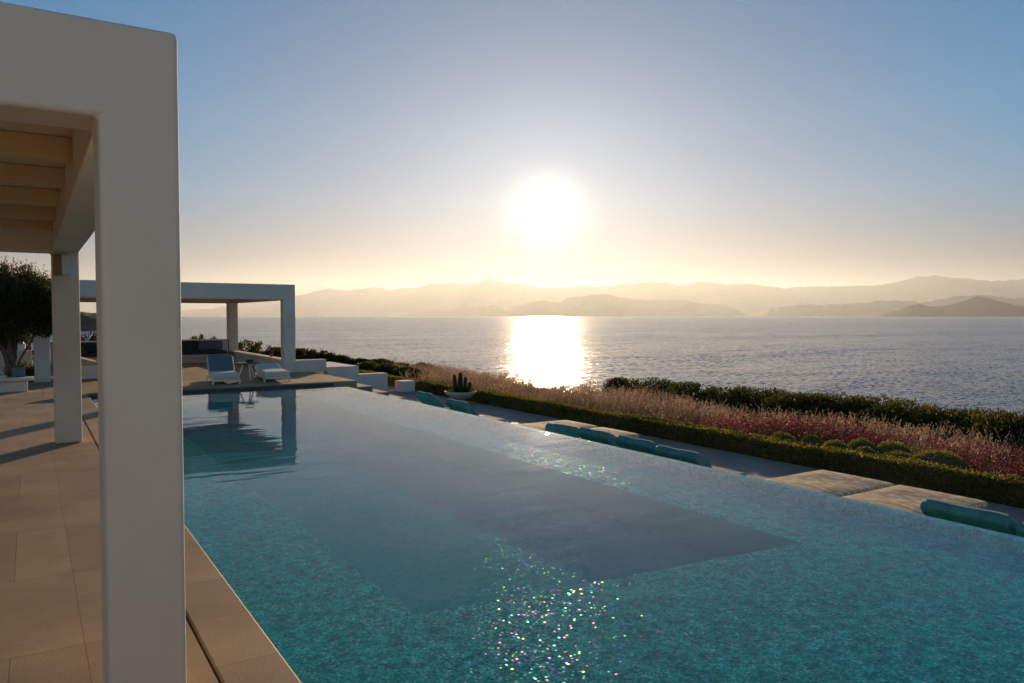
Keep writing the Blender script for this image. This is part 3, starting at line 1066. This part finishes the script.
# bowl planter with a cactus-like plant
bp = at_z(462, 403, LOW_Z)
bp.x, bp.y = 9.72, 17.9
pb = empty('bowl_planter', (bp.x, bp.y, LOW_Z + 0.001))
tag(pb, 'wide pale stone bowl planter on a pedestal before the hedge', 'planter')
MB().lathe([(0, 0), (0.17, 0), (0.17, 0.03), (0.11, 0.06), (0.10, 0.10), (0.0, 0.10)], 28).build('pedestal', M['stone_bowl'], pb, smooth=True)
MB().lathe([(0.0, 0.10), (0.12, 0.105), (0.28, 0.17), (0.40, 0.27), (0.44, 0.335), (0.42, 0.34), (0.36, 0.27), (0.0, 0.26)], 40).build('bowl', M['stone_bowl'], pb, smooth=True)
MB().lathe([(0.0, 0.30), (0.2, 0.295), (0.37, 0.285)], 28).build('soil', M['soil'], pb)
cac = empty('cactus', (bp.x, bp.y, LOW_Z + 0.29))
tag(cac, 'dark upright cactus with several arms growing in the stone bowl', 'cactus')
for k, (dx, dy, h, r) in enumerate(((0, 0, 0.56, 0.065), (0.11, -0.06, 0.44, 0.05), (-0.13, 0.06, 0.50, 0.055), (0.05, 0.14, 0.42, 0.055), (-0.08, -0.12, 0.38, 0.05), (0.2, -0.12, 0.3, 0.05))):
    pts = [(dx * 0.3, dy * 0.3, 0), (dx * 0.9, dy * 0.9, h * 0.25), (dx * 1.05, dy * 1.05, h * 0.6), (dx * 1.1, dy * 1.1, h * 0.92), (dx * 1.1, dy * 1.1, h)]
    MB().tube(pts, [r * 0.7, r, r, r * 0.8, r * 0.25], 9).build('arm', M['cactus'], cac)
P, dd = lumpy((0, 0, 0.05), (0.36, 0.36, 0.10), 700, 8)
P[:, 2] = np.abs(P[:, 2])
np_mesh('undergrowth', *leaf_arrays(P, 0.06, dd, 0.4, 0.8), M['pink_stem'], cac)

# ------------------------------------------------------------------ hedge
HX0, HX1, HY0, HY1 = 10.27, 10.66, -6.0, 30.0
hz0, hz1 = LOW_Z - 0.02, -0.40
hd = empty('hedge', (HX0, HY0, hz0))
tag(hd, 'long low clipped green hedge along the lower terrace path', 'hedge')
mb = MB().box(0.05, HX1 - HX0 - 0.05, 0.03, HY1 - HY0 - 0.03, 0, hz1 - hz0 - 0.05)
mb.build('branches', M['hedge_core'], hd)


def skin_points(n_top, n_front):
    xs = RNG.random(n_top) * (HX1 - HX0)
    ys = (1 - RNG.random(n_top) ** 1.0) * (HY1 - HY0)
    top = np.stack([xs, ys, np.full(n_top, hz1 - hz0)], 1)
    fr_ = np.stack([np.zeros(n_front), RNG.random(n_front) * (HY1 - HY0), RNG.random(n_front) * (hz1 - hz0)], 1)
    bk = np.stack([np.full(n_front // 2, HX1 - HX0), RNG.random(n_front // 2) * (HY1 - HY0), RNG.random(n_front // 2) * (hz1 - hz0)], 1)
    return top, fr_, bk


top, fr_, bk = skin_points(26000, 22000)
wob = lambda q, s: (fbm(q[:, 1] * 1.6, q[:, 0] * 3 + q[:, 2] * 3 + s, 3, s) - 0.5)
top[:, 2] += wob(top, 4) * 0.11 - RNG.random(len(top)) * 0.05
fr_[:, 0] += wob(fr_, 6) * 0.12 + RNG.random(len(fr_)) * 0.06
bk[:, 0] -= RNG.random(len(bk)) * 0.05
# rounded shoulders
sh = np.clip((fr_[:, 2] / (hz1 - hz0) - 0.75) / 0.25, 0, 1)
fr_[:, 0] += sh ** 2 * 0.05
P = np.concatenate([top, fr_, bk])
N = np.concatenate([np.tile([0, 0, 1.0], (len(top), 1)), np.tile([-1.0, 0, 0.6], (len(fr_), 1)), np.tile([1.0, 0, 0.6], (len(bk), 1))])
np_mesh('foliage', *leaf_arrays(P, RNG.uniform(0.03, 0.062, len(P)), N, 0.5, 0.9), M['hedge'], hd)

# clipped green mounds behind the hedge
mounds = [(782, 433, 30, 'small green mound leftmost behind the hedge'), (812, 436, 26, 'green mound second from the left behind the hedge'), (836, 441, 31, 'flat green mound left of centre among the mounds'),
          (862, 439, 30, 'green mound at the back centre, close to the pink flowers'), (866, 448, 28, 'green mound in front centre touching the hedge'), (893, 442, 38, 'large green mound at the back beside pink flowers'),
          (897, 452, 36, 'green mound in front, left of the biggest one'), (938, 450, 48, 'biggest green mound, rightmost, with pink flowers beyond')]
for i, (u, v, wpx, lab) in enumerate(mounds):
    rr = wpx * 11.6 / F / 2 * 1.5
    r = ray(u, v)
    x = HX1 + rr * 1.0 + (0.75 if i in (1, 3, 5) else 0.0)
    k = x / r.x
    y, ztop = r.y * k, CAM.z + r.z * k
    z = ground_at(x, y)
    root = empty('green_mound', (x, y, z))
    tag(root, lab, 'shrub', 'clipped green mounds behind the hedge')
    h = ztop - z + 0.06
    n = 3200
    dv = unit(RNG.normal(size=(n, 3)))
    dv[:, 2] = np.abs(dv[:, 2])
    lum = fbm(dv[:, 0] * 3 + i * 3, dv[:, 1] * 3 + dv[:, 2] * 2, 3, i)
    r_ = 0.90 + 0.2 * (lum - 0.5) - 0.10 * RNG.random(n)
    P = dv * np.array([rr, rr, h]) * r_[:, None]
    np_mesh('foliage', *leaf_arrays(P, RNG.uniform(0.025, 0.05, n), dv, 0.35, 0.6), M['mound'], root)
    MB().lathe([(rr * 0.86, 0), (rr * 0.80, h * 0.4), (rr * 0.5, h * 0.72), (0.0, h * 0.84)], 16).build('branches', M['hedge_core'], root)


# pink flower bed
def flower_bed():
    n = 5200
    ys = RNG.uniform(-3, 11.5, n)
    xs = RNG.uniform(11.05, 13.7, n)
    pu = 512 + F * ((xs * rgt.x + ys * rgt.y) / (xs * fwd.x + ys * fwd.y))
    near = (pu > 758) & (pu < 962) & (xs < 11.9)
    keep = ~near & (fbm(xs * 0.9, ys * 0.7, 3, 14) > 0.36 + np.clip((ys - 7) * 0.03, 0, 0.2))
    xs, ys = xs[keep], ys[keep]
    zs = ground_z(xs, ys)
    hh = RNG.uniform(0.28, 0.50, len(xs)) * (0.75 + 0.5 * fbm(xs * 1.3, ys * 1.3, 2, 9))
    base = np.stack([xs, ys, zs], 1)
    td = RNG.normal(size=(len(xs), 3)) * 0.28
    td[:, 2] = 1
    stems = blade_arrays(base, td, hh, 0.012, 0.1, 2)
    o1 = np_mesh('flower_stems', *stems, M['pink_stem'])
    tag(o1, 'brown green stems and leaves under the pink flowers behind the hedge', 'stems', kind='stuff')
    tips = base + unit(td) * hh[:, None]
    k = 9
    P = (tips[:, None, :] + RNG.normal(size=(len(tips), k, 3)) * np.array([0.035, 0.035, 0.06])).reshape(-1, 3)
    o2 = np_mesh('flowers', *leaf_arrays(P, RNG.uniform(0.02, 0.045, len(P)), None, 0.7), M['pink'])
    tag(o2, 'bed of small crimson pink flowers behind the green mounds', 'flowers', kind='stuff')


flower_bed()


# dry ornamental grass
def grass_belt():
    T = []
    for y in np.arange(-6, 38, 0.42):
        x0 = 13.3 if y < 9 else (13.3 - (y - 9) * 0.9 if y < 11.2 else 11.15)
        x1 = 17.6
        for x in np.arange(x0, x1, 0.42):
            T.append((x + RNG.uniform(-0.2, 0.2), y + RNG.uniform(-0.2, 0.2)))
    for y in np.arange(30.6, 40, 0.55):
        for x in np.arange(8.0, 11.0, 0.5):
            T.append((x + RNG.uniform(-0.2, 0.2), y + RNG.uniform(-0.2, 0.2)))
    T = np.array([t for t in T if not (t[1] > 24.5 and t[0] < 12.6 + (t[1] - 24.5) * 0.15)])
    tz = ground_z(T[:, 0], T[:, 1])
    hs = 0.49 * (0.45 + 1.0 * fbm(T[:, 0] * 0.7, T[:, 1] * 0.7, 3, 21)) * RNG.uniform(0.8, 1.15, len(T))
    nb = 34
    base = np.repeat(np.column_stack([T, tz]), nb, 0) + RNG.normal(size=(len(T) * nb, 3)) * np.array([0.10, 0.10, 0.0])
    td = RNG.normal(size=(len(base), 3)) * 0.33
    td[:, 2] = 1
    L = np.repeat(hs, nb) * RNG.uniform(0.55, 1.05, len(base))
    o = np_mesh('ornamental_grass', *blade_arrays(base, td, L, 0.010, 0.45, 3), M['grass'])
    tag(o, 'belt of tall dry ornamental grass beyond the hedge', 'grass', kind='stuff')
    nbp = 12
    full = np.column_stack([T, tz])
    thick = fbm(T[:, 0] * 0.55 + 7, T[:, 1] * 0.55, 3, 33) + 0.12 * np.clip((T[:, 1] - 8) / 10, -1, 1) > 0.44
    T, tz, hs = T[thick], tz[thick], hs[thick]
    base = np.repeat(np.column_stack([T, tz]), nbp, 0) + RNG.normal(size=(len(T) * nbp, 3)) * np.array([0.10, 0.10, 0.0])
    td = RNG.normal(size=(len(base), 3)) * 0.24
    td[:, 2] = 1
    td = unit(td)
    L = np.repeat(hs, nbp) * RNG.uniform(0.85, 1.35, len(base))
    tips = base + td * (L * 0.72)[:, None]
    stalk = blade_arrays(base, td, L * 0.75, 0.005, 0.0, 1)
    k = 7
    tt = np.linspace(0, 1, k)[None, :, None]
    lean = td + np.column_stack([RNG.normal(size=len(td)) * 0.25, RNG.normal(size=len(td)) * 0.25, np.zeros(len(td))])
    P = (tips[:, None, :] + lean[:, None, :] * (L * 0.30)[:, None, None] * tt).reshape(-1, 3)
    P += RNG.normal(size=P.shape) * 0.008
    pl_ = leaf_arrays(P, RNG.uniform(0.035, 0.06, len(P)), np.repeat(lean, k, 0), 0.34, 0.45)
    V, Fq = merge([stalk, pl_])
    o = np_mesh('grass_plumes', V, Fq, M['plume'])
    tag(o, 'pinkish feathery seed heads standing over the dry grass', 'seed heads', kind='stuff')


grass_belt()

# low scrub covering the slope below
n = 90000
xs = RNG.uniform(10.9, 34, n)
ys = RNG.uniform(-10, 60, n)
zs = ground_z(xs, ys)
P = np.stack([xs, ys, zs + RNG.random(n) * 0.16 * (0.5 + fbm(xs * 0.5, ys * 0.5, 3, 60))], 1)
o = np_mesh('ground_cover', *leaf_arrays(P, RNG.uniform(0.05, 0.12, n), np.tile([0, 0, 1.0], (n, 1)), 0.4, 0.9), M['pink_stem'])
tag(o, 'low brown ground cover over the slope between the plants', 'ground cover', kind='stuff')

# dark shrub row at the brow of the slope: (pixel column, crown top row)
row = [(622, 375.5, 0.8), (655, 377, 1.15), (690, 379, 1.1), (725, 381, 1.2), (760, 384, 1.15), (797, 387.5, 1.15), (835, 390, 1.2), (872, 392, 1.25), (905, 399, 1.2), (940, 405, 1.1), (975, 404, 1.2), (1010, 410, 1.2), (1046, 418, 1.2)]
for i, (u, v, rr) in enumerate(row):
    r = ray(u, v)
    X = 18.9 + 0.35 * math.sin(i * 2.1)
    k = X / r.x
    x, y, zt = X, r.y * k, CAM.z + r.z * k
    z = ground_at(x, y)
    lab = ['dark shrub at the left end of the row against the sea', 'dark green shrub second from the left end of the brow row', 'third shrub from the left end of the brow row', 'fourth shrub from the left end of the brow row',
           'fifth shrub from the left end of the brow row', 'sixth shrub from the left end of the brow row', 'middle shrub of the dark row along the brow', 'tall leafy shrub with the highest tip right of the middle of the row',
           'shrub just right of the tall tipped one in the brow row', 'low shrub in the dip of the dark brow row', 'third shrub from the right end of the brow row', 'second shrub from the right end of the brow row', 'shrub at the right end of the row, cut by the frame'][i]
    bush('shrub', lab, 'shrub', x, y, rr, rr * 0.95, (zt - z) * 0.93, 8500, 0.075, M['shrub'], 'dark shrubs along the brow of the slope', seed=20 + i, base=z)

# bushes beyond the far lounge
far = [(250, 342, 31.0, 0.95, 'big dark bush between the back column and the right column of the far pergola'), (277, 349.5, 31.0, 0.7, 'bush beyond the parapet with the red flower pot before it'),
       (306, 349.5, 31.0, 0.75, 'dark bush just right of the far pergola column'), (324, 353, 31.2, 0.6, 'small bush above the broad white block'), (341, 356.5, 31.4, 0.6, 'bush at the left of the small bushes above the stepped walls'),
       (360, 359.5, 31.6, 0.65, 'low bush right of centre above the stepped white walls'), (379, 360, 31.8, 0.75, 'bush with grass round it above the lowest step wall'), (400, 364, 32, 0.7, 'low bush at the hedge end above the lowest wall'),
       (368, 363, 27.5, 0.6, 'green bush behind the hedge, left of the grass, above the broad white block'), (386, 365.5, 26.8, 0.6, 'green bush behind the hedge, above the narrow stepped wall'),
       (405, 368.5, 25.8, 0.55, 'green bush behind the hedge, above the lowest wall end'), (424, 364.5, 33, 0.7, 'farthest small dark bush against the sea, left of the bowl planter'), (196, 337.5, 31.0, 0.6, 'bush peeping over the back wall right of the near column'), (212, 339, 31.0, 0.4, 'tiny bush tip over the back wall of the far lounge'),
       (88, 333.5, 31.0, 0.9, 'bush over the back wall between the two near columns')]
for i, (u, v, Yb, rr, lab) in enumerate(far):
    r = ray(u, v)
    Yb += 1.3
    k = Yb / r.y
    x, y, zt = r.x * k, Yb, CAM.z + r.z * k
    z = min(ground_at(x, y), -0.7)
    bush('bush', lab, 'bush', x, y, rr, rr, max(zt - z, 0.3) + 0.04, 5200, 0.115, M['shrub'], 'bushes beyond the far lounge', seed=50 + i, base=z)

# ------------------------------------------------------------------ air
hz = MB().box(-EXT, EXT, -EXT, EXT, SEA_Z - 5, 2650.0)
hm, nt, out = new_mat('sea_air')
pv = nd(nt, 'ShaderNodeVolumePrincipled')
pv.inputs['Color'].default_value = (0.79, 0.885, 0.98, 1)
pv.inputs['Density'].default_value = 1.6e-5
pv.inputs['Anisotropy'].default_value = 0.52
nt.links.new(pv.outputs[0], out.inputs['Volume'])
hzo = hz.build('haze', hm)
tag(hzo, kind='stuff')
tag(hzo, 'pale warm haze over the sea veiling the far mountains', 'haze')

# ------------------------------------------------------------------ sky and sun
world = bpy.data.worlds.new('World')
scene.world = world
world.use_nodes = True
nt = world.node_tree
nt.nodes.clear()
wo = nt.nodes.new('ShaderNodeOutputWorld')
sky = nd(nt, 'ShaderNodeTexSky', sky_type='NISHITA', sun_disc=False, sun_elevation=SUN_EL, sun_rotation=SUN_AZ, altitude=0.0, air_density=1.0, dust_density=0.2, ozone_density=5.0)
bg = nd(nt, 'ShaderNodeBackground', i_Strength=0.05)
# cool towards the low sun, the half of the sky facing it raised and warmed as fill light
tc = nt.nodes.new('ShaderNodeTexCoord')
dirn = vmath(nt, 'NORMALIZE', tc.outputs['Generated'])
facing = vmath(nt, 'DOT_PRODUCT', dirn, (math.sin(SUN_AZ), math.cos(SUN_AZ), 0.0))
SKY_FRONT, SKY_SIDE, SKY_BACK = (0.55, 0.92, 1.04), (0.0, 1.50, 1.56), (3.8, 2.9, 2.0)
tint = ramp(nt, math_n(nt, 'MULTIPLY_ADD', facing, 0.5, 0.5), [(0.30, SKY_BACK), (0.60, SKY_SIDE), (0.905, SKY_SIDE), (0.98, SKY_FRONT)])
sepd = nt.nodes.new('ShaderNodeSeparateXYZ')
nt.links.new(dirn, sepd.inputs[0])
low = ramp(nt, sepd.outputs[2], [(0.02, (0.12, 0.10, 0.20)), (0.07, (0.25, 0.23, 0.38)), (0.15, (0.78, 0.77, 0.86)), (0.24, (1.0, 1.0, 1.0))])   # the dusty layer low down
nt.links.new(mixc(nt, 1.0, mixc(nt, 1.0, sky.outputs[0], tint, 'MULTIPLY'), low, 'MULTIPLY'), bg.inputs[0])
# the sun itself and the bright air round it
dt = vmath(nt, 'DOT_PRODUCT', dirn, tuple(SUNDIR))
ang = math_n(nt, 'ARCCOSINE', math_n(nt, 'MINIMUM', dt, 0.9999999))
disc = math_n(nt, 'MULTIPLY', math_n(nt, 'EXPONENT', math_n(nt, 'MULTIPLY', math_n(nt, 'POWER', math_n(nt, 'DIVIDE', ang, R(2.1)), 2.0), -1.0)), 0.85)
halo = math_n(nt, 'MULTIPLY', math_n(nt, 'EXPONENT', math_n(nt, 'DIVIDE', ang, -R(8.0))), 0.32)
bg2 = nd(nt, 'ShaderNodeBackground')
bg2.inputs[0].default_value = (1.0, 0.80, 0.62, 1)
nt.links.new(math_n(nt, 'ADD', disc, halo), bg2.inputs[1])
ad = nt.nodes.new('ShaderNodeAddShader')
nt.links.new(bg.outputs[0], ad.inputs[0])
nt.links.new(bg2.outputs[0], ad.inputs[1])
nt.links.new(ad.outputs[0], wo.inputs[0])

ld = bpy.data.lights.new('sun', 'SUN')
ld.energy = 5.0
ld.angle = R(0.5)
ld.color = (1.0, 0.69, 0.40)
sun = bpy.data.objects.new('sun', ld)
sun.rotation_euler = (-SUNDIR).to_track_quat('-Z', 'Y').to_euler()
C.objects.link(sun)

# ------------------------------------------------------------------ render settings
scene.view_settings.view_transform = 'Standard'
scene.view_settings.look = 'None'
scene.view_settings.gamma = 1.0
scene.view_settings.exposure = 0.5
scene.render.engine = 'CYCLES'
cy = scene.cycles
cy.max_bounces = 8
cy.diffuse_bounces = 4
cy.glossy_bounces = 4
cy.transmission_bounces = 4
cy.volume_bounces = 0
cy.transparent_max_bounces = 16
cy.caustics_reflective = False
cy.caustics_refractive = False
cy.sample_clamp_indirect = 6.0
cy.sample_clamp_direct = 0.0
cy.use_denoising = True
